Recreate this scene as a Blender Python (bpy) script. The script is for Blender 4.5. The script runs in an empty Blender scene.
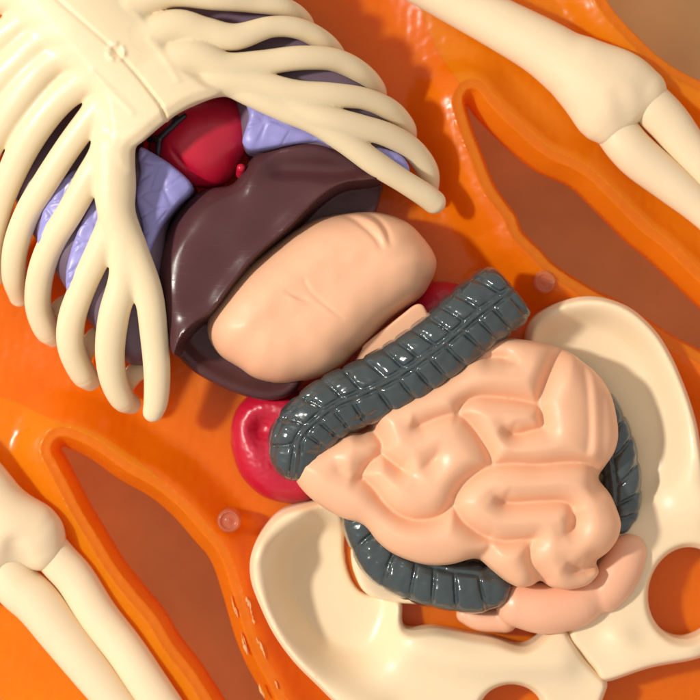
import bpy, math, random
import numpy as np
random.seed(4)
rng = np.random.default_rng(7)

# ---------------------------------------------------------------- scale
# Everything is measured in "units" of 0.18 mm on the model; the camera hangs
# DCAM units above the plane z = ZREF and looks straight down.
S = 0.00018
DCAM, ZREF = 2000.0, 60.0
HC = DCAM + ZREF

def at(u, v, z):
    k = (HC - z) / DCAM
    return (350 + (u - 350) * k, 350 + (v - 350) * k, z)

def conv(poly, z):
    return [at(p[0], p[1], z)[:2] for p in poly]

def srgb(r, g, b):
    f = lambda c: (c / 255 / 12.92) if c / 255 <= .04045 else ((c / 255 + .055) / 1.055) ** 2.4
    return (f(r), f(g), f(b), 1)

# ---------------------------------------------------------------- curves
def spline(pts, step=5.0, closed=False):
    """Catmull-Rom through points of any dimension"""
    P = [np.array(p, float) for p in pts]
    n = len(P); out = []
    rngi = range(n) if closed else range(n - 1)
    for i in rngi:
        if closed:
            a, b, c, d = P[(i - 1) % n], P[i], P[(i + 1) % n], P[(i + 2) % n]
        else:
            a = P[i - 1] if i else 2 * P[0] - P[1]
            b, c = P[i], P[i + 1]
            d = P[i + 2] if i + 2 < n else 2 * P[-1] - P[-2]
        L = np.linalg.norm((c - b)[:2]) if len(b) < 3 else np.linalg.norm((c - b)[:3])
        m = max(1, int(round(L / step)))
        for j in range(m):
            t = j / m
            out.append(.5 * ((2 * b) + (-a + c) * t + (2 * a - 5 * b + 4 * c - d) * t * t + (-a + 3 * b - 3 * c + d) * t ** 3))
    if not closed: out.append(P[-1])
    return np.array(out)

def dist_line(P, X, Y, closed=False):
    """2D distance, arclength and lateral side to a polyline"""
    P = np.asarray(P, float)
    n = len(P); best = np.full(X.shape, 1e9); s = np.zeros(X.shape); side = np.zeros(X.shape)
    acc = 0.0
    for i in range(n if closed else n - 1):
        a = P[i, :2]; b = P[(i + 1) % n, :2]; d = b - a; L2 = d @ d
        if L2 < 1e-9: continue
        L = math.sqrt(L2)
        tu = ((X - a[0]) * d[0] + (Y - a[1]) * d[1]) / L2
        t = np.clip(tu, 0, 1)
        q = (X - a[0] - t * d[0]) ** 2 + (Y - a[1] - t * d[1]) ** 2
        m = q < best
        best = np.where(m, q, best)
        s = np.where(m, acc + t * L, s)
        cr = (d[0] * (Y - a[1]) - d[1] * (X - a[0])) / L
        side = np.where(m, cr, side)
        acc += L
    return np.sqrt(best), s, side

def sd_poly(P, X, Y):
    P = np.asarray(P, float)[:, :2]
    d, _, _ = dist_line(P, X, Y, True)
    inside = np.zeros(X.shape, bool)
    n = len(P)
    for i in range(n):
        x1, y1 = P[i]; x2, y2 = P[(i + 1) % n]
        if y1 == y2: continue
        c = ((y1 > Y) != (y2 > Y)) & (X < (x2 - x1) * (Y - y1) / (y2 - y1) + x1)
        inside ^= c
    return np.where(inside, -d, d)

def smooth(poly, z=ZREF, step=5):
    return spline(conv(poly, z), step, True)

def sstep(a, b, x):
    t = np.clip((x - a) / (b - a), 0, 1)
    return t * t * (3 - 2 * t)

def blur(A, s):
    r = int(max(1, math.ceil(s * 2.6)))
    k = np.exp(-.5 * (np.arange(-r, r + 1) / s) ** 2); k /= k.sum()
    for ax in (0, 1):
        pad = [(0, 0), (0, 0)]; pad[ax] = (r, r)
        B = np.pad(A, pad, mode='edge'); C = np.zeros_like(A)
        for i, w in enumerate(k):
            sl = [slice(None), slice(None)]; sl[ax] = slice(i, i + A.shape[ax])
            C += w * B[tuple(sl)]
        A = C
    return A

def noise2(X, Y, scale, seed):
    r = np.random.default_rng(seed); out = np.zeros_like(X)
    for k in range(10):
        th = r.uniform(0, 6.283); f = 6.283 / scale * r.uniform(.6, 1.6)
        out += np.sin((X * math.cos(th) + Y * math.sin(th)) * f + r.uniform(0, 6.283))
    return out / 4.5

def smin(a, b, k):
    if k <= 0: return np.minimum(a, b)
    h = np.clip(.5 + .5 * (b - a) / k, 0, 1)
    return b * (1 - h) + a * h - k * h * (1 - h)

# ---------------------------------------------------------------- implicit solids
class Field:
    def __init__(self, x0, x1, y0, y1, z0, z1, h):
        self.h = h
        self.x = np.arange(x0, x1 + h, h); self.y = np.arange(y0, y1 + h, h); self.z = np.arange(z0, z1 + h, h)
        self.F = np.full((len(self.x), len(self.y), len(self.z)), 25.0, np.float32)
        self.X, self.Y = np.meshgrid(self.x, self.y, indexing='ij')
    def rng(self, arr, a, b):
        i = np.searchsorted(arr, a); j = np.searchsorted(arr, b)
        return slice(max(0, i - 1), min(len(arr), j + 1))
    def tube(self, pts, k=0.0, flat=1.0, carve=False, raw=False):
        """pts: (u, v, z, r). flat > 1 squashes it vertically."""
        P = spline([(*at(p[0], p[1], p[2]), p[3]) for p in pts], 4.0) if not raw else np.array(pts, float)
        m = P[:, 3].max() + k + 6
        sx = self.rng(self.x, P[:, 0].min() - m, P[:, 0].max() + m)
        sy = self.rng(self.y, P[:, 1].min() - m, P[:, 1].max() + m)
        sz = self.rng(self.z, P[:, 2].min() - m, P[:, 2].max() + m)
        T = np.full((sx.stop - sx.start, sy.stop - sy.start, sz.stop - sz.start), 25.0, np.float32)
        for a, b in zip(P[:-1], P[1:]):
            mm = max(a[3], b[3]) + k + 4
            lx = self.rng(self.x, min(a[0], b[0]) - mm, max(a[0], b[0]) + mm)
            ly = self.rng(self.y, min(a[1], b[1]) - mm, max(a[1], b[1]) + mm)
            lz = self.rng(self.z, min(a[2], b[2]) - mm, max(a[2], b[2]) + mm)
            X = self.x[lx][:, None, None]; Y = self.y[ly][None, :, None]; Z = self.z[lz][None, None, :]
            d = b[:3] - a[:3]; L2 = d @ d + 1e-9
            t = np.clip(((X - a[0]) * d[0] + (Y - a[1]) * d[1] + (Z - a[2]) * d[2]) / L2, 0, 1)
            q = np.sqrt((X - a[0] - t * d[0]) ** 2 + (Y - a[1] - t * d[1]) ** 2 + ((Z - a[2] - t * d[2]) * flat) ** 2)
            q = q - (a[3] + (b[3] - a[3]) * t)
            ss = (slice(lx.start - sx.start, lx.stop - sx.start), slice(ly.start - sy.start, ly.stop - sy.start), slice(lz.start - sz.start, lz.stop - sz.start))
            T[ss] = np.minimum(T[ss], q)
        S_ = self.F[sx, sy, sz]
        if carve: self.F[sx, sy, sz] = -smin(-S_, T, k)
        else: self.F[sx, sy, sz] = smin(S_, T, k)
        return P
    def slab(self, d2, zt, zb, rad=4.0, k=0.0):
        """solid between zb and zt inside the 2D signed distance d2, edges rounded by rad"""
        zt = np.broadcast_to(zt, self.X.shape)[:, :, None]; zb = np.broadcast_to(zb, self.X.shape)[:, :, None]
        Z = self.z[None, None, :]
        dz = np.maximum(Z - zt, zb - Z) + rad
        dx = d2[:, :, None] + rad
        f = np.minimum(np.maximum(dx, dz), 0) + np.sqrt(np.maximum(dx, 0) ** 2 + np.maximum(dz, 0) ** 2) - rad
        self.F = smin(self.F, f.astype(np.float32), k).astype(np.float32)
    def mesh(self, relax=1):
        F = self.F
        F[0] = F[-1] = 3; F[:, 0] = F[:, -1] = 3; F[:, :, 0] = F[:, :, -1] = 3
        n = np.array(F.shape); ins = F < 0
        cnt = np.zeros(tuple(n - 1), np.int8)
        offs = [(i, j, k) for i in (0, 1) for j in (0, 1) for k in (0, 1)]
        for (i, j, k) in offs:
            cnt += ins[i:n[0] - 1 + i, j:n[1] - 1 + j, k:n[2] - 1 + k]
        act = np.argwhere((cnt > 0) & (cnt < 8))
        idx = np.full(cnt.shape, -1, np.int32); idx[act[:, 0], act[:, 1], act[:, 2]] = np.arange(len(act))
        val = {o: F[act[:, 0] + o[0], act[:, 1] + o[1], act[:, 2] + o[2]].astype(float) for o in offs}
        acc = np.zeros((len(act), 3)); c = np.zeros(len(act))
        for o in offs:
            for ax in range(3):
                if o[ax]: continue
                p = list(o); p[ax] = 1; p = tuple(p)
                a, b = val[o], val[p]; m = (a < 0) != (b < 0)
                t = np.where(m, a / np.where(m, a - b, 1), 0)
                pt = np.array(o, float)[None, :].repeat(len(act), 0); pt[:, ax] += t
                acc[m] += pt[m]; c[m] += 1
        V = act + acc / c[:, None]
        faces = []
        for ax in range(3):
            b, cx = (ax + 1) % 3, (ax + 2) % 3
            lo = [slice(None)] * 3; hi = [slice(None)] * 3
            lo[ax] = slice(0, -1); hi[ax] = slice(1, None)
            A = ins[tuple(lo)]; B = ins[tuple(hi)]
            e = np.argwhere(A != B)
            ok = (e[:, b] > 0) & (e[:, cx] > 0) & (e[:, b] < n[b] - 1) & (e[:, cx] < n[cx] - 1)
            e = e[ok]
            def cell(db, dc):
                q = e.copy(); q[:, b] += db; q[:, cx] += dc
                return idx[q[:, 0], q[:, 1], q[:, 2]]
            quad = np.stack([cell(-1, -1), cell(0, -1), cell(0, 0), cell(-1, 0)], 1)
            fl = A[e[:, 0], e[:, 1], e[:, 2]]
            quad = np.where(fl[:, None], quad, quad[:, ::-1])
            faces.append(quad)
        Q = np.concatenate(faces)
        V = V * self.h + np.array([self.x[0], self.y[0], self.z[0]])
        for _ in range(relax):
            A = np.zeros_like(V); w = np.zeros(len(V))
            for i in range(4):
                a, b = Q[:, i], Q[:, (i + 1) % 4]
                for ax in range(3): A[:, ax] += np.bincount(a, V[b, ax], len(V)) + np.bincount(b, V[a, ax], len(V))
                w += np.bincount(a, minlength=len(V)) + np.bincount(b, minlength=len(V))
            V = V * .4 + .6 * A / np.maximum(w, 1)[:, None]
        return V, Q

def normals(V, Q):
    n = np.cross(V[Q[:, 2]] - V[Q[:, 0]], V[Q[:, 3]] - V[Q[:, 1]])
    N = np.zeros_like(V)
    for i in range(4):
        for ax in range(3): N[:, ax] += np.bincount(Q[:, i], n[:, ax], len(V))
    return N / (np.linalg.norm(N, axis=1)[:, None] + 1e-12)

COL = bpy.context.scene.collection
def link(name, me, mat, parent=None):
    o = bpy.data.objects.new(name, me); COL.objects.link(o)
    if mat: me.materials.append(mat)
    if parent is not None: o.parent = parent
    return o

def to_world(V):
    return np.stack([(V[:, 0] - 350) * S, -(V[:, 1] - 350) * S, V[:, 2] * S], 1)

def make(name, V, Q, mat, parent=None, N=None):
    used, inv = np.unique(Q, return_inverse=True)
    q = inv.reshape(Q.shape)[:, ::-1]          # y is flipped, so turn the winding round
    me = bpy.data.meshes.new(name)
    me.vertices.add(len(used)); me.vertices.foreach_set('co', to_world(V[used]).astype(np.float32).ravel())
    me.loops.add(q.size); me.loops.foreach_set('vertex_index', q.astype(np.int32).ravel())
    me.polygons.add(len(q)); me.polygons.foreach_set('loop_start', np.arange(0, q.size, 4, dtype=np.int32))
    me.update(calc_edges=True); me.validate()
    me.polygons.foreach_set('use_smooth', np.ones(len(me.polygons), bool))
    if N is not None:
        w = N[used].copy(); w[:, 1] *= -1
        me.normals_split_custom_set_from_vertices(w.astype(np.float32))
    return link(name, me, mat, parent)

def thing(name, label, cat, u, v, z, group=None):
    o = bpy.data.objects.new(name, None); COL.objects.link(o)
    o['label'] = label; o['category'] = cat
    if group: o['group'] = group
    o.empty_display_size = .004
    return o

def tag(o, label, cat, group=None):
    o['label'] = label; o['category'] = cat
    if group: o['group'] = group
    return o

def solid(name, F, mat, parent=None, relax=2):
    V, Q = F.mesh(relax)
    return make(name, V, Q, mat, parent)

# ---------------------------------------------------------------- materials
def material(name, col, rough=.35, sss=0.0, var=.06, bump=.15, bscale=900, coat=0.0, ssr=(1, .5, .3), sscale=.0012, fine=.0, spec=.5):
    m = bpy.data.materials.new(name); m.use_nodes = True
    nt = m.node_tree; nd = nt.nodes; ln = nt.links
    p = nd['Principled BSDF']
    tc = nd.new('ShaderNodeTexCoord')
    n1 = nd.new('ShaderNodeTexNoise'); n1.inputs['Scale'].default_value = 55; n1.inputs['Detail'].default_value = 5
    ln.new(tc.outputs['Object'], n1.inputs['Vector'])
    r = nd.new('ShaderNodeMapRange'); r.inputs['From Min'].default_value = .3; r.inputs['From Max'].default_value = .7
    r.inputs['To Min'].default_value = 1 - var; r.inputs['To Max'].default_value = 1 + var
    ln.new(n1.outputs['Fac'], r.inputs['Value'])
    mx = nd.new('ShaderNodeVectorMath'); mx.operation = 'SCALE'
    mx.inputs[0].default_value = col[:3]
    ln.new(r.outputs['Result'], mx.inputs['Scale'])
    ln.new(mx.outputs['Vector'], p.inputs['Base Color'])
    n3 = nd.new('ShaderNodeTexNoise'); n3.inputs['Scale'].default_value = 160; n3.inputs['Detail'].default_value = 6
    ln.new(tc.outputs['Object'], n3.inputs['Vector'])
    rr = nd.new('ShaderNodeMapRange'); rr.inputs['From Min'].default_value = .3; rr.inputs['From Max'].default_value = .7
    rr.inputs['To Min'].default_value = max(.03, rough - .08); rr.inputs['To Max'].default_value = rough + .08
    ln.new(n3.outputs['Fac'], rr.inputs['Value']); ln.new(rr.outputs['Result'], p.inputs['Roughness'])
    mp = nd.new('ShaderNodeMapping'); mp.inputs['Scale'].default_value = (1, 9, 1); mp.inputs['Rotation'].default_value = (0, 0, .9)
    sc_ = nd.new('ShaderNodeTexNoise'); sc_.inputs['Scale'].default_value = 260; sc_.inputs['Detail'].default_value = 3
    ln.new(tc.outputs['Object'], mp.inputs['Vector']); ln.new(mp.outputs['Vector'], sc_.inputs['Vector'])
    sr = nd.new('ShaderNodeMapRange'); sr.inputs['From Min'].default_value = .60; sr.inputs['From Max'].default_value = .75
    sr.inputs['To Max'].default_value = .22; ln.new(sc_.outputs['Fac'], sr.inputs['Value'])
    ad = nd.new('ShaderNodeMath'); ad.operation = 'ADD'; ln.new(rr.outputs['Result'], ad.inputs[0]); ln.new(sr.outputs['Result'], ad.inputs[1])
    ln.new(ad.outputs[0], p.inputs['Roughness'])
    n2 = nd.new('ShaderNodeTexNoise'); n2.inputs['Scale'].default_value = bscale; n2.inputs['Detail'].default_value = 4
    ln.new(tc.outputs['Object'], n2.inputs['Vector'])
    b = nd.new('ShaderNodeBump'); b.inputs['Strength'].default_value = bump; b.inputs['Distance'].default_value = .00012
    ln.new(n2.outputs['Fac'], b.inputs['Height']); ln.new(b.outputs['Normal'], p.inputs['Normal'])
    p.inputs['Specular IOR Level'].default_value = spec
    if sss:
        p.inputs['Subsurface Weight'].default_value = sss
        p.inputs['Subsurface Radius'].default_value = ssr
        p.inputs['Subsurface Scale'].default_value = sscale
    if coat:
        p.inputs['Coat Weight'].default_value = coat; p.inputs['Coat Roughness'].default_value = .09
    return m

M = {}
M['bone'] = material('cream_bone_plastic', (.87, .68, .45), (.38), .25, .04, .10, 500)
M['bone_rib'] = material('cream_rib_plastic', (.80, .65, .42), .4, .2, .04, .10, 500)
M['peach'] = material('peach_plastic', (.84, .47, .285), .45, .3, .05, .14, 420)
M['pink'] = material('pink_peach_plastic', (.84, .45, .285), .38, .3, .05, .12, 420)
M['liver'] = material('dark_brown_plastic', (.078, .028, .030), .27, 0, .12, .25, 380, spec=.32)
M['slate'] = material('slate_grey_plastic', (.042, .058, .063), .2, 0, .10, .5, 520, coat=.6)
M['lavender'] = material('lavender_plastic', (.28, .265, .58), .4, .1, .10, .35, 420)
M['mauve'] = material('dark_mauve_plastic', (.14, .09, .13), .4, 0, .10, .2, 400)
M['crimson'] = material('crimson_plastic', (.50, .007, .032), .33, .1, .08, .3, 600)
M['vessel'] = material('black_paint', (.012, .006, .010), .4, 0, .1, .2)

def orange(name, tr=.45, col=(1.0, .36, .006), tcol=(1.0, .50, .02), clear=.2):
    m = material(name, col, .24, .45, .08, .16, 300, ssr=(1, .35, .08), sscale=.004)
    nt = m.node_tree; nd = nt.nodes; ln = nt.links
    p = nd['Principled BSDF']; out = nd['Material Output']
    t = nd.new('ShaderNodeBsdfTranslucent'); t.inputs['Color'].default_value = (*tcol, 1)
    mix = nd.new('ShaderNodeMixShader'); mix.inputs[0].default_value = tr
    ln.new(p.outputs[0], mix.inputs[1]); ln.new(t.outputs[0], mix.inputs[2])
    tp = nd.new('ShaderNodeBsdfTransparent'); tp.inputs['Color'].default_value = (1, .42, .10, 1)
    mx2 = nd.new('ShaderNodeMixShader'); mx2.inputs[0].default_value = clear
    ln.new(mix.outputs[0], mx2.inputs[1]); ln.new(tp.outputs[0], mx2.inputs[2]); ln.new(mx2.outputs[0], out.inputs['Surface'])
    return m
M['orange_rim'] = orange('frosted_orange_plastic', .45, (.98, .315, .012), (1, .46, .03), .24)
M['orange_torso'] = orange('deep_orange_plastic', .35, (.95, .23, .002), (1, .36, .006), .12)
for n_ in M['orange_rim'].node_tree.nodes:
    if n_.type == 'BUMP': n_.inputs['Strength'].default_value = 1.0; n_.inputs['Distance'].default_value = .00022
M['orange'] = orange('translucent_orange_plastic')
M['orange_peg'] = material('clear_amber_stud', (1, .62, .38), .12, 0, .02, .1)
M['orange_peg'].node_tree.nodes['Principled BSDF'].inputs['Transmission Weight'].default_value = .85
M['orange_peg'].node_tree.nodes['Principled BSDF'].inputs['IOR'].default_value = 1.3

# ---------------------------------------------------------------- tabletop
TD = 116          # the arms and flanks hang this far above the table, on the back of the torso
m = material('tan_tabletop', (.72, .44, .175), .7, 0, .12, .3, 700)
me = bpy.data.meshes.new('tabletop')
me.from_pydata([(-1.2, -1.2, -TD * S), (1.2, -1.2, -TD * S), (1.2, 1.2, -TD * S), (-1.2, 1.2, -TD * S)], [], [(0, 1, 2, 3)])
o = link('tabletop', me, m); o['kind'] = 'structure'

# ---------------------------------------------------------------- orange body shell
ZR = 50
outer = smooth([(-130, -130), (200, -140), (480, -140), (560, -110), (592, -50), (613, 0), (640, 31), (666, 55), (700, 75), (770, 105), (840, 170),
                (860, 400), (860, 840), (400, 860), (-130, 840)], ZR)
hole_r = smooth([(468, 100), (479, 114), (508, 143), (539, 168), (573, 184), (597, 206), (631, 240), (652, 257), (700, 302), (745, 345), (775, 385),
                 (780, 400), (740, 372), (700, 347), (679, 336), (652, 319), (621, 299), (597, 288), (559, 264), (542, 247), (525, 230), (518, 213), (498, 185), (484, 151), (473, 122)], 45, 3)
hole_l = smooth([(57, 448), (84, 458), (117, 481), (147, 498), (171, 518), (192, 542), (209, 563), (221, 597), (233, 638), (246, 670), (262, 700), (280, 745), (285, 790),
                 (262, 765), (219, 700), (199, 669), (178, 642), (161, 614), (141, 590), (120, 563), (103, 535), (85, 505), (66, 468)], 45, 3)
# torso side boundary: floor is deep in the torso, shallower in the arm trays
torso = smooth([(-160, 300), (20, 405), (95, 432), (160, 478), (210, 540), (232, 620), (262, 700), (300, 860), (900, 860), (900, 460), (700, 347),
                (621, 299), (560, 262), (520, 210), (480, 140), (462, 90), (430, 30), (400, -60), (380, -160), (-160, -160)], 40, 8)
F = Field(-150, 880, -160, 880, -1, 62, 1.75)
de = np.minimum(np.minimum(-sd_poly(outer, F.X, F.Y), sd_poly(hole_r, F.X, F.Y)), sd_poly(hole_l, F.X, F.Y))
dt = sd_poly(torso, F.X, F.Y)                      # < 0 inside the torso
flo = np.where(dt < 0, 15, 31) + 0.0
flo = 15 + 15 * sstep(-40, 30, dt)
gx, gy = np.gradient(de, F.h)
lipw = 9 * np.clip(gx * .7 - gy * .7, 0, 1) * (1 - sstep(20, 40, de)) * (de < np.abs(sd_poly(outer, F.X, F.Y)) - 1)
lipw = blur(lipw, 2)
rim = 47 - 24 * np.clip(1 - de / (5 + lipw), 0, 1)
lipg = lipw; de0 = de; de = de - lipw
zt = rim + (flo - rim) * sstep(15, 66 - 14 * sstep(-25, 25, dt), de)
# shoulder step round the arms' upper ends
stepd = np.abs(dt)
# a fine raised bead that runs along the rim
zt = zt + 1.6 * np.exp(-((de - 16) / 1.5) ** 2) + .9 * np.exp(-((de - 6) / 1.4) ** 2) + .8 * noise2(F.X, F.Y, 70, 3) + .25 * noise2(F.X, F.Y, 14, 31)
# long shallow folds in the arm trays
armf = sstep(14, 50, dt)
zt = zt + armf * sstep(22, 40, de) * (1.6 * np.sin(((F.X * .62 - F.Y * .78)) / 9.5))
zb = np.where(de0 < 5, 1.0, zt - 9.0)
zb = blur(zb, 1.0); zb = np.minimum(zb, zt - 7)
zb = np.maximum(zb, .6)
F.slab(-de0, zt, zb, 2.0)
V, Q = F.mesh(2)
N = normals(V, Q)
c = V[Q].mean(1)
lab_t = sd_poly(torso, c[:, 0], c[:, 1]) < 0
dc = np.minimum(np.minimum(-sd_poly(outer, c[:, 0], c[:, 1]), sd_poly(hole_r, c[:, 0], c[:, 1])), sd_poly(hole_l, c[:, 0], c[:, 1]))
ii = np.clip(((c[:, 0] - F.x[0]) / F.h).astype(int), 0, len(F.x) - 1); jj = np.clip(((c[:, 1] - F.y[0]) / F.h).astype(int), 0, len(F.y) - 1)
lab = np.where(dc < 14.5 + lipg[ii, jj], 0, np.where(lab_t, 1, np.where(c[:, 0] - c[:, 1] > 0, 2, 3)))
body = thing('body_shell', 'translucent orange plastic body tray lying on the tan tabletop and holding bones and organs', 'body shell', 350, 350, 0)
for i, nm in enumerate(['rim', 'torso_tray', 'arm_tray', 'arm_tray']):
    if (lab == i).any(): make(nm, V, Q[lab == i], M[{'rim': 'orange_rim', 'torso_tray': 'orange_torso'}.get(nm, 'orange')], body, N)

Fb = Field(-150, 880, -160, 880, -TD, 22, 5)
Fb.slab(sd_poly(torso, Fb.X, Fb.Y) + 62, 9.0, -TD + .5, 20)
Vb, Qb = Fb.mesh(2); make('torso_back', Vb, Qb, M['orange_torso'], body)

def stud(u, v, z, r):
    x, y, _ = at(u, v, z)
    F = Field(x - r - 6, x + r + 6, y - r - 6, y + r + 6, 8, z + 12, .7)
    d = np.hypot(F.X - x, F.Y - y)
    zt = z + 3 * np.exp(-((d - r + 2.5) / 1.8) ** 2) + 2.5 * np.exp(-(d / 3.0) ** 2) - 1.5
    F.slab(d - r, zt, 10, 1.6)
    return solid('locating_stud', F, M['orange_peg'], body, 1)
stud(545, 282, 51, 11.5)
stud(229, 521, 51, 12)

# ragged slivers of mould flash left along the torso rim
import bmesh
bm = bmesh.new()
for line, nn in [([(238, 562), (246, 592), (255, 627), (266, 660), (282, 700)], 7), ([(228, 580), (238, 618), (248, 655), (263, 695)], 6)]:
    P = spline([(p[0], p[1]) for p in line], 2)
    for _ in range(nn):
        i = random.randrange(len(P) - 1); p, t = P[i], P[i + 1] - P[i]; t = t / np.linalg.norm(t); nrm_ = np.array([-t[1], t[0]])
        L_, w_ = random.uniform(7, 20), random.uniform(.7, 2.2)
        c0 = p + nrm_ * random.uniform(-1.5, 1.5)
        pts = [c0 - t * L_ / 2] + [c0 + t * L_ * f + nrm_ * w_ * random.uniform(.1, 1) for f in (-.3, -.12, .05, .25)] + [c0 + t * L_ / 2] + [c0 + t * L_ * f - nrm_ * w_ * random.uniform(.1, .8) for f in (.25, .0, -.25)]
        top = []; bot = []
        for q_ in pts:
            x, y, _z = at(q_[0], q_[1], 48)
            top.append(bm.verts.new(((x - 350) * S, -(y - 350) * S, (48.6 + random.uniform(0, 1.4)) * S)))
            bot.append(bm.verts.new(((x - 350) * S, -(y - 350) * S, 43 * S)))
        bm.faces.new(top[::-1]); bm.faces.new(bot)
        for k in range(len(pts)): bm.faces.new([top[k], top[(k + 1) % len(pts)], bot[(k + 1) % len(pts)], bot[k]])
me = bpy.data.meshes.new('mould_flash'); bmesh.ops.recalc_face_normals(bm, faces=bm.faces); bm.to_mesh(me); bm.free()
M['flash'] = orange('pale_orange_flash', .3, (1, .62, .28), (1, .7, .35), .05)
o = link('mould_flash', me, M['flash'], body); o['kind'] = 'stuff'

# ---------------------------------------------------------------- pelvis
pel = thing('pelvis', 'cream plastic pelvis with two hip bowls lying under the coiled intestine', 'pelvis', 500, 560, 0)
def hip(outline, holes, bowl, extra, box, zbase=15, zmin=26):
    F = Field(*box, 8, 96, 1.6)
    d = sd_poly(smooth(outline, 55), F.X, F.Y)
    for (u, v, a, b, th) in holes:
        x, y, _ = at(u, v, 55); c_, s_ = math.cos(th), math.sin(th)
        dx, dy = F.X - x, F.Y - y
        e = np.hypot((dx * c_ + dy * s_) / a, (-dx * s_ + dy * c_) / b)
        d = np.maximum(d, (1 - e) * min(a, b))
    z = np.full(F.X.shape, 58.0)
    for (u, v, a, b, th, h, pw) in bowl:
        x, y, _ = at(u, v, 50); c_, s_ = math.cos(th), math.sin(th)
        dx, dy = F.X - x, F.Y - y
        e = np.hypot((dx * c_ + dy * s_) / a, (-dx * s_ + dy * c_) / b)
        z += h * np.exp(-e ** pw)
    for (line, h, w) in extra:
        dl, _, _ = dist_line(np.array(spline(conv(line, 60), 6)), F.X, F.Y)
        z += h * np.exp(-(dl / w) ** 2)
    z = np.maximum(z, zmin + .12 * (z - zmin))
    z = blur(z, 3.5)
    z = z - 9 * (1 - sstep(0, 9, -d)) ** 2
    F.slab(d, z, zbase, 6.0)
    return solid('hip_bone', F, M['bone'], pel, 3)
L_out = [(330, 500), (312, 502), (281, 511), (261, 532), (251, 556), (251, 580), (261, 607), (275, 635), (295, 662), (319, 686), (345, 712), (380, 740), (440, 770),
         (520, 778), (590, 752), (603, 705), (609, 684), (596, 669), (583, 654), (570, 633), (562, 617), (548, 632), (525, 647), (494, 639), (470, 635), (436, 629), (405, 629), (402, 604), (385, 596), (367, 595), (355, 583), (348, 560), (346, 525), (342, 506)]
hip(L_out, [(512, 714, 32, 28, 0)], [(336, 592, 74, 52, 1.05, -66, 5)],
    [([(258, 560), (272, 620), (312, 675), (370, 715)], 22, 20), ([(400, 640), (470, 660), (560, 660)], 12, 18), ([(300, 516), (264, 545)], 20, 16)], (225, 640, 480, 800))
R_out = [(530, 325), (555, 304), (590, 296), (625, 305), (650, 325), (668, 350), (684, 385), (696, 422), (706, 470), (735, 520), (760, 580), (745, 640), (702, 659), (652, 669), (606, 684), (593, 671), (580, 656), (567, 636),
         (572, 600), (596, 560), (612, 520), (598, 455), (560, 405), (530, 365)]
hip(R_out, [(688, 594, 38, 46, .2)], [(608, 405, 90, 56, 1.15, -62, 4.5)],
    [([(560, 310), (610, 308), (652, 340), (680, 400), (692, 450)], 20, 20), ([(690, 480), (705, 505)], 16, 22), ([(620, 640), (640, 655), (690, 650)], 10, 15)], (500, 790, 270, 710), zmin=42)
F = Field(330, 640, 380, 630, 8, 62, 1.8)
d = sd_poly(smooth([(351, 545), (355, 575), (372, 597), (420, 604), (470, 590), (540, 592), (590, 560), (605, 480), (560, 400), (500, 400), (420, 450), (360, 500)], 40), F.X, F.Y)
F.slab(d, 44 + 2 * np.sin(F.X / 11), 15, 5)
solid('sacrum', F, M['bone'], pel, 2)

# ---------------------------------------------------------------- arm bones
def arm(parts, label, box):
    t = thing('arm_bones', label, 'arm bones', 0, 0, 0, 'arm bones in the two arm trays')
    for nm, tubes, carves in parts:
        F = Field(*box, 16, 92, 1.6)
        for p in tubes: F.tube(p, 9 if nm == 'humerus' else 5, 1.1)
        for p in carves: F.tube(p, 14, 1, True)
        solid(nm, F, M['bone'], t, 3)
    return t
Z0 = 50
arm([('humerus', [[(380, -40, Z0, 22), (440, -8, Z0, 24), (500, 24, Z0, 26), (545, 49, Z0, 29), (585, 78, Z0, 34), (612, 98, Z0, 36)],
                  [(585, 66, Z0, 28), (620, 78, Z0, 28), (642, 92, Z0, 25)], [(585, 90, Z0, 26), (597, 116, Z0, 23), (606, 125, Z0, 20)]],
      [[(622, 98, 90, 8), (631, 116, 88, 13)]]),
     ('radius', [[(640, 92, 50, 20), (655, 108, 49, 22), (670, 124, 48, 21.5), (686, 145, 47, 20), (711, 175, 46, 18.5), (745, 213, 46, 17), (800, 280, 46, 18)]], []),
     ('ulna', [[(616, 130, 46, 22), (627, 145, 47, 22), (642, 160, 46, 22), (672, 184, 46, 20), (705, 212, 46, 17), (760, 262, 46, 16), (800, 300, 46, 16)]], [])],
    'cream arm bones in the upper right arm tray, elbow beside the bare tabletop', (340, 850, -80, 350))
arm([('humerus', [[(-110, 380, Z0, 30), (-60, 440, Z0, 31), (-20, 490, Z0, 33), (5, 530, Z0, 38)], [(-5, 520, Z0, 34), (30, 532, Z0, 32), (40, 545, Z0, 26)], [(-20, 540, Z0, 32), (-18, 575, Z0, 28)]],
      [[(14, 548, 84, 6), (16, 562, 80, 10), (26, 575, 74, 8)]]),
     ('radius', [[(46, 546, 47, 20), (60, 562, 47, 20), (76, 580, 47, 20), (98, 615, 47, 20), (125, 650, 47, 20), (152, 690, 47, 20), (200, 760, 47, 19), (230, 800, 47, 18)]], []),
     ('ulna', [[(4, 566, 47, 24), (18, 586, 47, 24), (38, 604, 47, 24), (62, 634, 47, 23), (92, 672, 47, 21), (120, 708, 47, 19), (170, 775, 47, 18), (190, 800, 47, 18)]], [])],
    'cream arm bones in the lower left arm tray, below the rib tips', (-130, 260, 340, 830))

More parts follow.
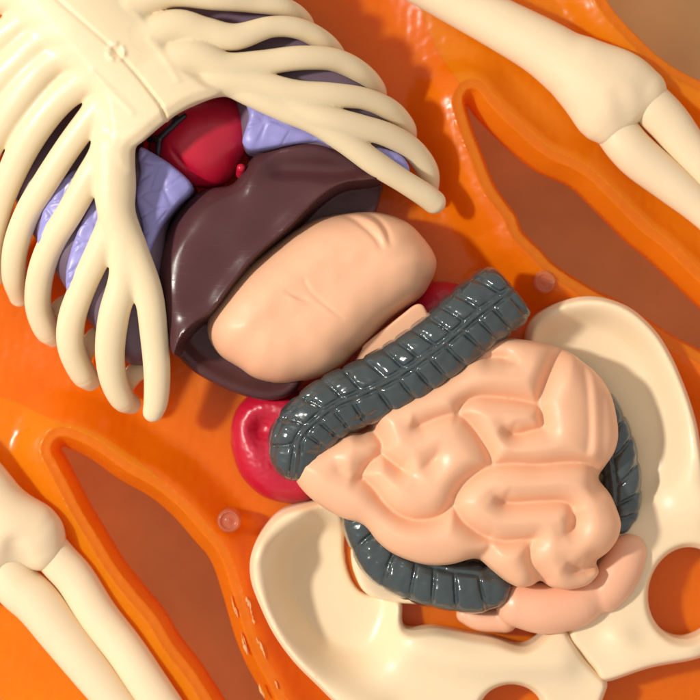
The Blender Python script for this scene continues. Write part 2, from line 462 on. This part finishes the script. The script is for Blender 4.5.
# ---------------------------------------------------------------- kidneys
def kidney(pts, label, box, top, dent):
    F = Field(*box, 10, 80, 1.3)
    d = sd_poly(smooth(pts, 45), F.X, F.Y)
    z = 20 + top * np.sqrt(1 - (1 - np.clip(-d / 26, 0, 1)) ** 2)
    if dent:
        x, y, _ = at(dent[0], dent[1], 45)
        z = z - dent[2] * np.exp(-((F.X - x) ** 2 + (F.Y - y) ** 2) / dent[3] ** 2)
    F.slab(d, z + .35 * noise2(F.X, F.Y, 9, 5), 15, 4)
    tag(solid('kidney', F, M['crimson'], None, 2), label, 'kidney', 'kidneys on the torso tray')
kidney([(229, 440), (231, 418), (243, 399), (266, 388), (300, 392), (330, 430), (330, 470), (315, 500), (288, 505), (261, 498), (240, 478), (231, 455)],
       'crimson kidney with a dimple, below the brown liver edge at left', (200, 350, 370, 520), 38, (262, 428, 14, 15))
kidney([(415, 290), (432, 281), (452, 281), (468, 288), (472, 300), (468, 330), (440, 350), (415, 340), (405, 310)],
       'dark crimson kidney mostly hidden between the stomach and the slate colon', (380, 495, 260, 370), 34, None)

# ---------------------------------------------------------------- lungs
def lung(back, lobes, label, box, ztop, ctr, seed):
    t = thing('lung', label, 'lung', 0, 0, 0, 'lungs inside the rib cage')
    F = Field(*box, 10, ztop + 12, 1.7)
    d = sd_poly(smooth(back, ztop - 15), F.X, F.Y)
    x, y, _ = at(*ctr, ztop)
    R = np.hypot(F.X - x, F.Y - y)
    dome = ztop - 45 * (R / 190) ** 2
    zt = dome - 26 * (1 - np.sqrt(1 - (1 - np.clip(-d / 26, 0, 1)) ** 2))
    F.slab(d, zt, 14, 5)
    solid('lung_body', F, M['mauve'], t, 2)
    for lb in lobes:
        P = np.array(conv(lb, ztop))
        F = Field(P[:, 0].min() - 8, P[:, 0].max() + 8, P[:, 1].min() - 8, P[:, 1].max() + 8, 20, ztop + 22, 1.15)
        d = sd_poly(spline(P, 4, True), F.X, F.Y)
        R = np.hypot(F.X - x, F.Y - y)
        zt = np.maximum(ztop - 45 * (R / 190) ** 2, 45) + 7
        r = np.random.default_rng(seed); dm = np.full(F.X.shape, 99.)
        # cracked facets pressed in the painted lobe
        cx = r.uniform(P[:, 0].min(), P[:, 0].max(), 16); cy = r.uniform(P[:, 1].min(), P[:, 1].max(), 16)
        ds = np.sort(np.stack([np.hypot((F.X - a) * .8 + (F.Y - b) * .4, (F.Y - b) * .9) for a, b in zip(cx, cy)]), 0)
        g = ds[1] - ds[0]
        zt = zt - 1.5 * np.exp(-(g / 2.2) ** 2) + .10 * ds[0] + .9 * noise2(F.X, F.Y, 22, seed)
        zt = zt - 5 * (1 - np.sqrt(1 - (1 - np.clip(-d / 8, 0, 1)) ** 2))
        F.slab(d, zt, 30, 2.2)
        solid('lobe', F, M['lavender'], t, 1)
    return t
lung([(135, 145), (150, 150), (192, 184), (180, 205), (166, 228), (168, 300), (160, 350), (140, 366), (110, 355), (70, 300), (30, 235), (5, 180), (0, 100), (40, 20), (100, -20), (140, 60)],
     [[(140, 147), (150, 151), (172, 165), (190, 182), (189, 192), (176, 205), (163, 222), (152, 245), (147, 258), (143, 252), (142, 228), (137, 206), (136, 190), (140, 172), (138, 158)],
      [(120, 180), (122, 215), (96, 262), (70, 292), (64, 282), (70, 250), (90, 205), (108, 185)],
      [(74, 170), (88, 180), (70, 205), (50, 238), (37, 252), (38, 225), (50, 195)],
      [(12, 95), (24, 92), (8, 125), (-6, 150), (-10, 130)]],
     'lavender and mauve lung showing between the left-hand ribs, left of the heart', (-40, 220, -50, 400), 112, (110, 190), 3)
lung([(235, 104), (228, 88), (170, 50), (130, -10), (110, -60), (160, -80), (260, -40), (310, 20), (345, 50), (375, 90), (398, 120), (408, 155), (405, 168), (390, 178), (340, 165), (300, 155), (262, 155), (242, 148)],
     [[(243, 96), (252, 96), (275, 106), (300, 118), (330, 145), (318, 141), (296, 143), (262, 149), (249, 150), (242, 142), (245, 130), (249, 115)],
      [(372, 146), (398, 150), (410, 163), (408, 176), (390, 168)]],
     'lavender lung tip above the brown liver, mauve where it shows between the right-hand ribs', (130, 440, -80, 210), 112, (260, 90), 8)

# ---------------------------------------------------------------- heart
ht = thing('heart', 'crimson heart under the tip of the breastbone, between the lavender lung tips', 'heart', 205, 145, 60)
F = Field(130, 275, 75, 215, 30, 130, 1.3)
x, y, _ = at(203, 142, 90)
for (u, v, z, r, k) in [(198, 138, 76, 42, 0), (222, 128, 76, 32, 12), (178, 152, 70, 30, 12), (208, 158, 68, 30, 10)]:
    a = at(u, v, z); F.tube([(*a, r), (a[0] + 1, a[1] + .5, a[2], r)], k, 1.2, raw=True)
F.tube([(166, 145, 106, 2), (190, 172, 96, 2.2), (215, 196, 84, 2)], 3, 1, True)
solid('heart_muscle', F, M['crimson'], ht, 2)
F = Field(140, 210, 95, 200, 60, 132, 1.0)
for p in [[(150, 140, 92, 3.4), (158, 140, 100, 3.6), (158, 152, 102, 2.6), (156, 165, 98, 1.8)], [(158, 140, 100, 3.4), (170, 128, 106, 3.2), (184, 116, 107, 3.0)], [(172, 128, 106, 2.5), (176, 118, 106, 3.4)]]:
    F.tube(p, 1.5)
solid('vessel', F, M['vessel'], ht, 1)
F = Field(225, 258, 150, 185, 70, 118, .8)
F.tube([(241, 174, 86, 5), (241, 168, 97, 4.4)], 1)
solid('valve_bead', F, M['crimson'], ht, 1)

# ---------------------------------------------------------------- liver
F = Field(140, 410, 115, 425, 8, 132, 1.3)
lv = smooth([(382, 190), (383, 178), (372, 166), (340, 150), (315, 141), (291, 141), (265, 150), (253, 157), (242, 172), (231, 185), (201, 190), (176, 213), (162, 247), (160, 275), (164, 320), (171, 348), (190, 370), (217, 386),
             (245, 397), (270, 401), (292, 394), (310, 370), (350, 300), (375, 215)], 78, 4)
d = sd_poly(lv, F.X, F.Y)
edge = spline(conv([(420, 158), (381, 178), (345, 184), (321, 198), (291, 227), (257, 257), (236, 282), (214, 311), (196, 324), (182, 340), (172, 362), (150, 400)], 105), 4)
de_, s_, side = dist_line(edge, F.X, F.Y)
q = at(220, 240, 105)
_, _, sref = dist_line(edge, np.array([[q[0]]]), np.array([[q[1]]]))
up = side * np.sign(sref[0, 0])                      # > 0 above the fold
up = np.sign(up) * de_
hi = 106 + 5 * np.exp(-(up / 10) ** 2) + 4 * np.exp(-((up - 50) / 34) ** 2) + 1.3 * noise2(F.X, F.Y, 70, 9)
hi = hi - 22 * sstep(60, 115, up)
# the lobe falls away to the right under the ribs, with a crease
a = at(270, 175, 100)
rr = spline(conv([(244, 178), (275, 168), (320, 168), (375, 172)], 100), 5)
dr, _, sr = dist_line(rr, F.X, F.Y)
hi = hi - 14 * np.exp(-((dr - 0) / 13) ** 2) * sstep(250, 285, F.X)
lo = 58 + 12 * np.exp(-((-d - 6) / 7) ** 2)
lo = np.where(F.Y > 300, lo, 52)
lo = blur(lo, 3)
z = lo + (hi - lo) * sstep(-3, 2.0, up)
edge_round = 22 * (1 - np.sqrt(1 - (1 - np.clip(-d / 24, 0, 1)) ** 2))
z = z - edge_round * sstep(-6, 20, up) * (1)
z = np.maximum(z, 40)
F.slab(d, z, 14, 4.5)
tag(solid('liver', F, M['liver'], None, 2), 'glossy dark brown liver folded round the peach stomach under the rib cage', 'liver')

# ---------------------------------------------------------------- stomach
F = Field(190, 460, 195, 405, 40, 140, 1.25)
st = smooth([(352, 211), (381, 211), (407, 220), (424, 236), (436, 254), (437, 268), (430, 285), (420, 298), (390, 320), (366, 344), (352, 356), (340, 368), (325, 376), (305, 381),
             (281, 384), (255, 379), (238, 368), (218, 355), (207, 338), (206, 320), (215, 300), (238, 272), (262, 252), (295, 228), (320, 216)], 84, 4)
d = sd_poly(st, F.X, F.Y)
w = np.clip(-d / 46, 0, 1)
z = 58 + 60 * np.sqrt(1 - (1 - w) ** 2)
def crease(line, dep, wid, zz=110, off=0):
    P = spline(conv(line, zz), 3)
    dd, s, sd = dist_line(P, F.X, F.Y)
    L = np.linalg.norm(np.diff(P, axis=0), axis=1).sum()
    fade = np.clip(np.minimum(s, L - s) / (L * .3), 0, 1) ** .7
    return dep * fade * np.exp(-((dd) / wid) ** 2)
z -= crease([(303, 277), (310, 291), (325, 305), (345, 320)], 2.6, 1.8)
z += crease([(305, 281), (313, 295), (327, 308), (342, 319)], 1.2, 3.0)
z -= crease([(284, 290), (297, 297), (309, 301)], 2.2, 1.8)
z += crease([(286, 294), (298, 301), (308, 303)], 1.4, 2.4)
z -= crease([(340, 212), (352, 217), (366, 228), (377, 240), (383, 252)], 3.4, 2.4)
z += crease([(346, 211), (360, 214), (374, 223), (383, 236), (387, 249)], 3.2, 3.0)
z -= crease([(358, 209), (375, 215), (386, 228), (391, 246)], 3.2, 2.2)
z -= crease([(268, 312), (282, 318), (300, 318)], .8, 5)
z = z - 5 * np.exp(-(dist_line(spline(conv([(350, 352), (385, 322), (420, 296), (430, 280)], 95), 4), F.X, F.Y)[0] / 5) ** 2)
z = blur(z, .8) + .35 * noise2(F.X, F.Y, 30, 2)
F.slab(d, z, 44, 5)
stm = thing('stomach', 'smooth peach stomach nestled in the dark brown liver above the slate colon', 'stomach', 320, 300, 60)
solid('stomach_body', F, M['peach'], stm, 2)
F = Field(330, 445, 285, 390, 30, 100, 1.2)
d = sd_poly(smooth([(362, 349), (366, 343), (400, 316), (417, 304), (426, 310), (432, 335), (400, 360), (370, 378), (352, 372)], 78, 3), F.X, F.Y)
F.slab(d, 79 - .15 * (F.Y - 330), 20, 2.5)
solid('duodenum', F, M['peach'], stm, 1)

# ---------------------------------------------------------------- large intestine
col = thing('large_intestine', 'glossy slate grey colon with rows of square bumps, looping round the peach coils', 'colon', 400, 400, 40)
def colon(name, path, rowoff, box, h=1.05, sp=20.5, nrow=2, flat=1.15, gd=2.6, cut=None):
    """tube whose radius is grooved in rows along and across it"""
    F = Field(*box, h)
    P = spline([(*at(p[0], p[1], p[2]), p[3]) for p in path], 4.0)
    d2, s, side = dist_line(P, F.X, F.Y)
    seg = np.linalg.norm(np.diff(P[:, :2], axis=0), axis=1); cum = np.concatenate([[0], np.cumsum(seg)])
    R = np.interp(s, cum, P[:, 3]); Zc = np.interp(s, cum, P[:, 2])
    tt = side / R                                       # -1..1 across
    sgn = np.where(tt < rowoff, 1.0, -1.0)
    sp_ = sp
    ph = s / sp_ + np.where(sgn > 0, .5 + .10 * np.sin(s / 11), .12 - .12 * np.sin(s / 15)) + .16 * np.sin(s / 29) + .55 * np.abs(tt - rowoff) * np.where(sgn > 0, 1, -.4)
    fr = np.abs((ph % 1) - .5) * 2                       # 1 at groove
    across = np.exp(-((1 - fr) * sp_ / 2 / 1.9) ** 2)
    puff = np.sqrt(np.clip(1 - fr ** 2, 0, 1))
    lon = np.abs(tt - rowoff) * R
    lon2 = (np.minimum(np.abs(tt - rowoff - .70), np.abs(tt - rowoff + .70)) * R + 30 * sstep(90, 150, s)) if nrow > 2 else np.full_like(R, 99)
    ramp = sstep(2.5, 7, lon)
    core = np.clip(1 - (d2 / R) ** 2, 0, 1)
    top = Zc + R / flat * np.sqrt(core) ** .85
    top += (puff * 3.2 - 1.6) * ramp - across * gd * ramp * (1 - .8 * sstep(.72, .95, np.abs(tt)))
    top += -2.6 * np.exp(-((lon - 3.6) / 1.6) ** 2) + 1.2 * np.exp(-(lon / 1.4) ** 2)
    top += -2.0 * np.exp(-(lon2 / 1.6) ** 2)
    top += .42 * noise2(F.X, F.Y, 9, 11) + .9 * noise2(F.X, F.Y, 21, 12)
    edge_ = R + 1.2 * puff - 1.2 * across
    de2 = d2 - edge_
    if cut:
        ca, cb = at(*cut[0], 100), at(*cut[1], 100); L = math.hypot(cb[0] - ca[0], cb[1] - ca[1])
        al = ((F.X - cb[0]) * (cb[0] - ca[0]) + (F.Y - cb[1]) * (cb[1] - ca[1])) / L
        top = top - 18 * (1 - np.sqrt(1 - (1 - np.clip(-al / 16, 0, 1)) ** 2))
        de2 = -smin(-de2, -al, 16)
    top = blur(top, .75)
    F.slab(de2, top, Zc - R * .55, 4.0)
    return solid(name, F, M['slate'], col, 1)
colon('transverse_colon', [(299, 450, 88, 31), (302, 436, 92, 31), (317, 420, 93, 31), (337, 405, 93, 31), (365, 393, 93, 32), (397, 377, 93, 33), (425, 358, 93, 33), (449, 340, 92, 33), (472, 320, 91, 34), (494, 303, 89, 34), (520, 284, 87, 33)],
      -.04, (245, 565, 235, 510, 40, 140), nrow=3, cut=((449, 340), (514, 287)))
colon('sigmoid_colon', [(380, 470, 56, 20), (362, 505, 58, 20), (368, 535, 60, 21), (385, 560, 62, 24), (412, 575, 64, 25), (445, 584, 65, 25), (476, 588, 65, 25), (490, 587, 63, 22)],
      -.75, (325, 540, 440, 640, 20, 105), sp=25, flat=1.0, gd=2.6)
colon('descending_colon', [(575, 380, 55, 18), (600, 410, 56, 19), (616, 445, 56, 19), (622, 480, 56, 19), (622, 508, 55, 18), (618, 520, 52, 15)],
      .6, (545, 670, 355, 560, 20, 95), sp=21, gd=2.0)

# ---------------------------------------------------------------- small intestine
F = Field(280, 640, 325, 610, 40, 150, 1.2)
out = [(291, 467), (294, 458), (303, 452), (320, 446), (336, 438), (350, 432), (362, 433), (372, 424), (376, 410), (398, 398), (430, 384), (455, 370), (474, 354), (490, 342), (505, 338), (529, 340), (548, 344), (563, 348), (575, 354), (587, 363), (599, 373), (608, 384),
       (615, 398), (619, 415), (621, 436), (617, 453), (607, 468), (602, 480), (612, 495), (619, 511), (623, 525), (620, 540), (611, 553), (600, 564), (602, 575), (592, 586), (582, 590), (568, 592), (552, 589), (543, 584), (533, 588), (520, 589), (507, 583), (492, 571), (481, 562), (470, 561), (455, 565), (441, 567),
       (425, 566), (407, 561), (390, 553), (377, 542), (368, 530), (360, 524), (345, 520), (330, 513), (310, 499), (296, 483)]
ZI = 112
outl = spline(conv(out, 100), 4, True)
d = sd_poly(outl, F.X, F.Y)
CR = [
    ([(334, 458), (338, 468), (344, 474), (354, 476)], .35, 1, 0, 0),
    ([(366, 425), (377, 437), (382, 447), (378, 456), (366, 466), (361, 478)], 1, 0, 0, 1),
    ([(352, 474), (363, 478), (374, 488), (383, 500), (395, 512), (410, 519), (425, 520), (440, 516), (453, 504)], 1, 1, 0, -1),
    ([(379, 451), (388, 458), (397, 465), (406, 471), (413, 475)], 1, 0, 1, -1),
    ([(439, 446), (437, 455), (430, 463), (420, 470)], .5, 1, 1, 0),
    ([(408, 428), (414, 429), (423, 426), (434, 421), (446, 417), (458, 414)], .8, 1, 0, 1),
    ([(458, 414), (466, 420), (476, 432), (487, 450), (493, 466)], 1, 0, 0, 1),
    ([(493, 466), (478, 474), (466, 483), (459, 492), (455, 503), (462, 518), (475, 530), (491, 539)], 1, 0, 0, -1),
    ([(493, 466), (515, 465), (540, 466), (565, 464), (587, 465), (597, 472), (603, 482)], 1, 0, 0, 1),
    ([(458, 416), (464, 405), (477, 398), (495, 398), (515, 400), (530, 403), (540, 407), (542, 418), (544, 429)], 1, 0, 0, 1),
    ([(503, 425), (508, 431), (518, 434), (530, 431), (544, 428)], 1, 1, 0, -1),
    ([(491, 358), (505, 359), (518, 364)], .9, 0, 1, 1),
    ([(563, 350), (556, 362), (550, 375), (545, 388), (540, 403)], 1, 0, 0, -1),
    ([(583, 358), (587, 375), (589, 400), (590, 430), (588, 450), (584, 463)], .35, 0, 0, 0),
    ([(495, 495), (502, 501), (514, 503), (530, 502), (548, 501), (562, 501), (571, 504), (576, 512), (575, 520)], 1, 1, 1, -1),
    ([(491, 539), (505, 541), (520, 540), (535, 540)], .9, 0, 0, -1),
    ([(576, 516), (576, 524), (572, 531), (564, 535)], .9, 0, 1, 0),
    ([(535, 540), (532, 550), (533, 562), (540, 574), (544, 584)], .8, 0, 0, -1),
    ([(568, 562), (576, 569), (588, 571), (597, 567)], 1, 1, 0, -1),
    ([(481, 561), (490, 550), (491, 539)], .6, 0, 0, 0),
]
W = 23.0
prof = np.ones(F.X.shape)
bias = np.zeros(F.X.shape)
for line, wgt, f0, f1, sg_ in CR:
    P = spline(conv(line, ZI), 3)
    dd, s, sd = dist_line(P, F.X, F.Y)
    L = np.linalg.norm(np.diff(P, axis=0), axis=1).sum()
    bias += sg_ * 1.7 * np.tanh(sd / 1.5) * np.exp(-(dd / 9) ** 2) * np.clip(np.minimum(s, L - s) / 8, 0, 1)
    wt = np.full(F.X.shape, float(wgt))
    if f0: wt = wt * np.clip(.25 + s / 16, 0, 1)
    if f1: wt = wt * np.clip(.25 + (L - s) / 16, 0, 1)
    tq = 1 - (1 - np.clip(dd / W, 0, 1)) ** 2
    rnd = .45 * np.sqrt(tq) + .55 * tq
    prof = np.minimum(prof, 1 - wt * (1 - rnd))
ed = np.sqrt(1 - (1 - np.clip(-d / 30, 0, 1)) ** 2)
prof = blur(prof, 1.25)
x0, y0, _ = at(475, 465, 110)
R = np.hypot((F.X - x0) / 210, (F.Y - y0) / 150)
z = 86 + 14 * (1 - R ** 2) + 22 * prof - 26 * (1 - ed) + bias
strip = sstep(586, 600, F.X) * (1 - sstep(455, 475, F.Y))
z = z - 7 * strip
z = blur(z, .8) + .5 * noise2(F.X, F.Y, 48, 21)
F.slab(d, z, 48, 4.5)
tag(solid('small_intestine', F, M['peach'], None, 2), 'coiled peach small intestine over the cream pelvis, ringed by the slate colon', 'intestine')

# ---------------------------------------------------------------- bladder and rectum
F = Field(450, 670, 515, 655, 24, 100, 1.2)
F.tube([(520, 604, 56, 24), (545, 608, 58, 26), (572, 604, 58, 25), (585, 598, 57, 22)], 3, 1.05)
F.tube([(628, 552, 55, 19), (622, 566, 57, 21), (612, 582, 57, 22), (603, 592, 56, 21)], 3, 1.05)
F.tube([(505, 620, 42, 13), (480, 619, 40, 12), (466, 614, 38, 10)], 4)
tag(solid('bladder', F, M['pink'], None, 2), 'pinkish two-lobed bladder below the peach coils, at the lower right on the pelvis', 'bladder')

# ---------------------------------------------------------------- rib cage
rc = thing('rib_cage', 'cream plastic rib cage with breastbone over the lungs in the upper left', 'rib cage', 150, 150, 20)
F = Field(-90, 462, -90, 442, 14, 186, 1.4)
labels = []
def rib(name, pts, k=7, flat=1.15):
    labels.append((name, F.tube(pts, k, flat)))
# breastbone halves (broad plate)
rib('sternum', [(-20, -90, 142, 42), (40, -24, 147, 44), (90, 30, 149, 42), (122, 68, 148, 36), (146, 98, 144, 22)], 6, 2.4)
plate = spline(conv([(-60, -85), (-10, -40), (22, 0), (52, 38), (80, 70), (100, 100), (106, 138), (112, 168), (130, 172), (131, 151), (144, 140), (168, 120), (192, 105), (221, 92), (205, 78), (180, 58), (155, 22), (130, -12), (100, -85)], 150), 4, True)
dp = sd_poly(plate, F.X, F.Y)
ax_, _, _ = dist_line(spline(conv([(-30, -90), (60, 0), (168, 121)], 150), 6), F.X, F.Y)
F.slab(dp, 164 - 9 * (ax_ / 60) ** 2 - 5 * (1 - sstep(0, 10, -dp)), 142, 3, 9)
# right hand ribs
Rr = [
    [(110, -40, 146, 15), (170, -46, 140, 13), (230, -30, 122, 11), (270, -8, 100, 10), (285, 10, 70, 10), (285, 20, 36, 9)],
    [(130, 5, 146, 17), (170, -8, 144, 15), (215, -2, 136, 12), (250, 2, 122, 10.5), (285, 8, 106, 10), (303, 22, 78, 10), (306, 36, 40, 9)],
    [(140, 40, 146, 18), (175, 27, 145, 17), (205, 32, 141, 14.5), (235, 37, 136, 13), (271, 27, 127, 10.5), (300, 29, 115, 10.5), (324, 42, 97, 10.5), (337, 58, 68, 10), (338, 70, 36, 9)],
    [(150, 72, 145, 20), (190, 58, 144, 19), (225, 67, 140, 14.5), (262, 63, 132, 12.5), (300, 58, 123, 12), (335, 60, 108, 11.5), (360, 73, 90, 11.5), (375, 90, 64, 11), (376, 103, 34, 9)],
    [(175, 98, 142, 14), (215, 82, 140, 15), (255, 84, 135, 13.5), (295, 92, 128, 12), (333, 95, 118, 12), (365, 99, 104, 11), (390, 110, 86, 11), (405, 127, 62, 10.5), (408, 140, 34, 9)],
    [(270, 100, 130, 10), (300, 110, 126, 12), (330, 119, 120, 12.5), (362, 127, 108, 12), (390, 136, 93, 12), (413, 150, 76, 11.5), (428, 172, 56, 11), (429, 196, 36, 9)],
    [(228, 84, 138, 11), (252, 95, 134, 12), (285, 110, 127, 12), (315, 122, 119, 12.5), (345, 141, 109, 12.5), (375, 163, 97, 12.5), (403, 181, 84, 11.5), (425, 195, 72, 12), (434, 202, 66, 12)],
]
for p in Rr: rib('rib', p, 2.5)
# left hand ribs
Lr = [
    [(20, -10, 146, 16), (-5, 0, 140, 13), (-40, 20, 124, 12), (-75, 50, 96, 11)],
    [(55, 12, 146, 18), (30, 18, 143, 14), (5, 35, 135, 14), (-30, 62, 115, 13), (-60, 100, 80, 12)],
    [(75, 30, 146, 20), (45, 38, 143, 16), (22, 58, 138, 15), (-2, 82, 128, 14), (-35, 125, 100, 13), (-55, 165, 60, 12)],
    [(88, 48, 146, 18), (55, 60, 143, 14), (32, 82, 138, 14), (10, 112, 126, 14), (-12, 150, 106, 12), (-28, 200, 78, 11), (-35, 245, 40, 10)],
    [(102, 70, 144, 18), (78, 84, 141, 15), (55, 104, 135, 14), (32, 134, 124, 14), (14, 168, 109, 13), (0, 205, 90, 12), (-8, 245, 66, 11), (-5, 275, 38, 10)],
    [(112, 95, 143, 16), (92, 116, 139, 12), (70, 145, 131, 11.5), (47, 180, 118, 11.5), (28, 212, 102, 11.5), (16, 246, 84, 11.5), (14, 276, 62, 11), (20, 296, 38, 10)],
    [(112, 120, 142, 15), (104, 152, 138, 13), (88, 180, 131, 12.5), (70, 212, 119, 12), (53, 240, 105, 12), (41, 272, 88, 12), (38, 304, 68, 12), (46, 328, 50, 12), (54, 336, 40, 10)],
    [(114, 150, 140, 16), (120, 190, 135, 14), (112, 222, 127, 13), (100, 250, 117, 12.5), (84, 284, 103, 12), (72, 318, 87, 12.5), (71, 346, 72, 12.5), (82, 372, 52, 12), (90, 380, 40, 10)],
    [(113, 150, 141, 17), (114, 200, 136, 16), (122, 235, 128, 14), (124, 275, 116, 13.5), (114, 315, 103, 14), (110, 350, 88, 13.5), (113, 378, 73, 12.5), (122, 398, 58, 11.5), (131, 404, 46, 9)],
    [(116, 145, 142, 16), (114, 200, 134, 15), (131, 246, 125, 14), (148, 292, 113, 13), (154, 335, 100, 12.5), (157, 372, 88, 12), (156, 400, 78, 11), (153, 412, 74, 9)],
]
for p in Lr: rib('rib', [(a, b, c_, r + 1.3) for a, b, c_, r in p], 5.5)
# ribs of the back showing through the left-hand gaps
for p in [[(70, 298, 44, 6), (60, 306, 44, 8), (50, 320, 38, 8)], [(101, 330, 44, 7), (92, 340, 44, 9), (82, 360, 38, 9)], [(148, 366, 42, 9), (134, 374, 42, 10), (124, 388, 36, 9)]]:
    rib('rib', p, 4)
# hollow where the costal margin meets the breastbone, seam, gate mark
seam = [(-10, -70), (25, -35), (58, 0), (85, 24), (110, 46), (120, 56), (138, 76), (153, 95), (161, 106), (166, 119), (170, 130)]
F.tube([(p[0], p[1], 165.5 + .0 * i, 1) for i, p in enumerate(seam)], 0)if False else None
V, Q = F.mesh(2)
# press the seam and the gate mark into the upper surface
P = spline(conv(seam, 160), 3)
dd, s, _ = dist_line(P, V[:, 0], V[:, 1])
Lg = s.max()
dep = np.where(s < Lg * .55, 1.6, 1.6 + 3.0 * (s - Lg * .55) / (Lg * .45))
upm = V[:, 2] > 120
V[:, 2] -= np.where(upm, dep * np.exp(-(dd / 1.5) ** 2), 0)
gx, gy, _ = at(117, 53, 160)
R = np.hypot(V[:, 0] - gx, V[:, 1] - gy); th = np.arctan2(V[:, 1] - gy, V[:, 0] - gx)
V[:, 2] += np.where(upm, (1.5 + .8 * np.sin(3 * th + 1) + .5 * np.sin(7 * th)) * np.exp(-((R - 7.5) / 2.2) ** 2) - 1.8 * np.exp(-(R / 4) ** 2), 0)
for line, h, w in [([(93, 72), (112, 92), (133, 113)], .8, 3.0), ([(150, 40), (166, 60), (178, 80)], .7, 3.2)]:
    dd, s, _ = dist_line(spline(conv(line, 158), 3), V[:, 0], V[:, 1])
    V[:, 2] += np.where(upm, h * np.exp(-(dd / w) ** 2), 0)
N = normals(V, Q)
c = V[Q].mean(1)
best = np.full(len(c), 1e9); lab = np.zeros(len(c), int)
for i, (nm, P) in enumerate(labels):
    fl = 2.4 if nm == 'sternum' else 1.15
    for a, b in zip(P[:-1:2], list(P[2::2]) + [P[-1]]):
        dv = b[:3] - a[:3]; L2 = dv @ dv + 1e-9
        sel = (np.abs(c[:, 0] - a[0]) < 75) & (np.abs(c[:, 1] - a[1]) < 75)
        cc = c[sel]
        t = np.clip(((cc - a[:3]) @ dv) / L2, 0, 1)
        qv = cc - a[:3] - t[:, None] * dv; qv[:, 2] *= fl
        q = np.linalg.norm(qv, axis=1) - (a[3] + (b[3] - a[3]) * t)
        k = np.where(sel)[0]; mm = q < best[k]
        best[k[mm]] = q[mm]; lab[k[mm]] = i
for i, (nm, P) in enumerate(labels):
    if (lab == i).sum() > 20: make(nm, V, Q[lab == i], M['bone_rib'], rc, N)

# ---------------------------------------------------------------- light, world, camera
sc = bpy.context.scene
w = bpy.data.worlds.new('World'); sc.world = w; w.use_nodes = True
w.node_tree.nodes['Background'].inputs[0].default_value = (1.0, .93, .86, 1)
w.node_tree.nodes['Background'].inputs[1].default_value = .58
from mathutils import Vector
def lamp(name, d, dist, size, power, color):
    l = bpy.data.lights.new(name, 'AREA'); l.shape = 'DISK'; l.size = size; l.energy = power; l.color = color
    o = bpy.data.objects.new(name, l); COL.objects.link(o)
    d = Vector(d).normalized(); o.location = d * dist
    o.rotation_euler = d.to_track_quat('Z', 'Y').to_euler()
    return o
lamp('key_lamp', (-1, .16, 1.08), 0.6, .046, 3.3, (1, .95, .87))

cam = bpy.data.cameras.new('camera'); co = bpy.data.objects.new('camera', cam); COL.objects.link(co)
co.location = (0, 0, HC * S); cam.sensor_width = 36; cam.lens = 36 * DCAM / 700
cam.clip_start = .01; cam.clip_end = 20
cam.dof.use_dof = True; cam.dof.focus_distance = (HC - 100) * S; cam.dof.aperture_fstop = 12
sc.camera = co
sc.render.engine = 'CYCLES'
sc.view_settings.view_transform = 'Standard'; sc.view_settings.look = 'None'
sc.view_settings.exposure = .03; sc.view_settings.gamma = 1
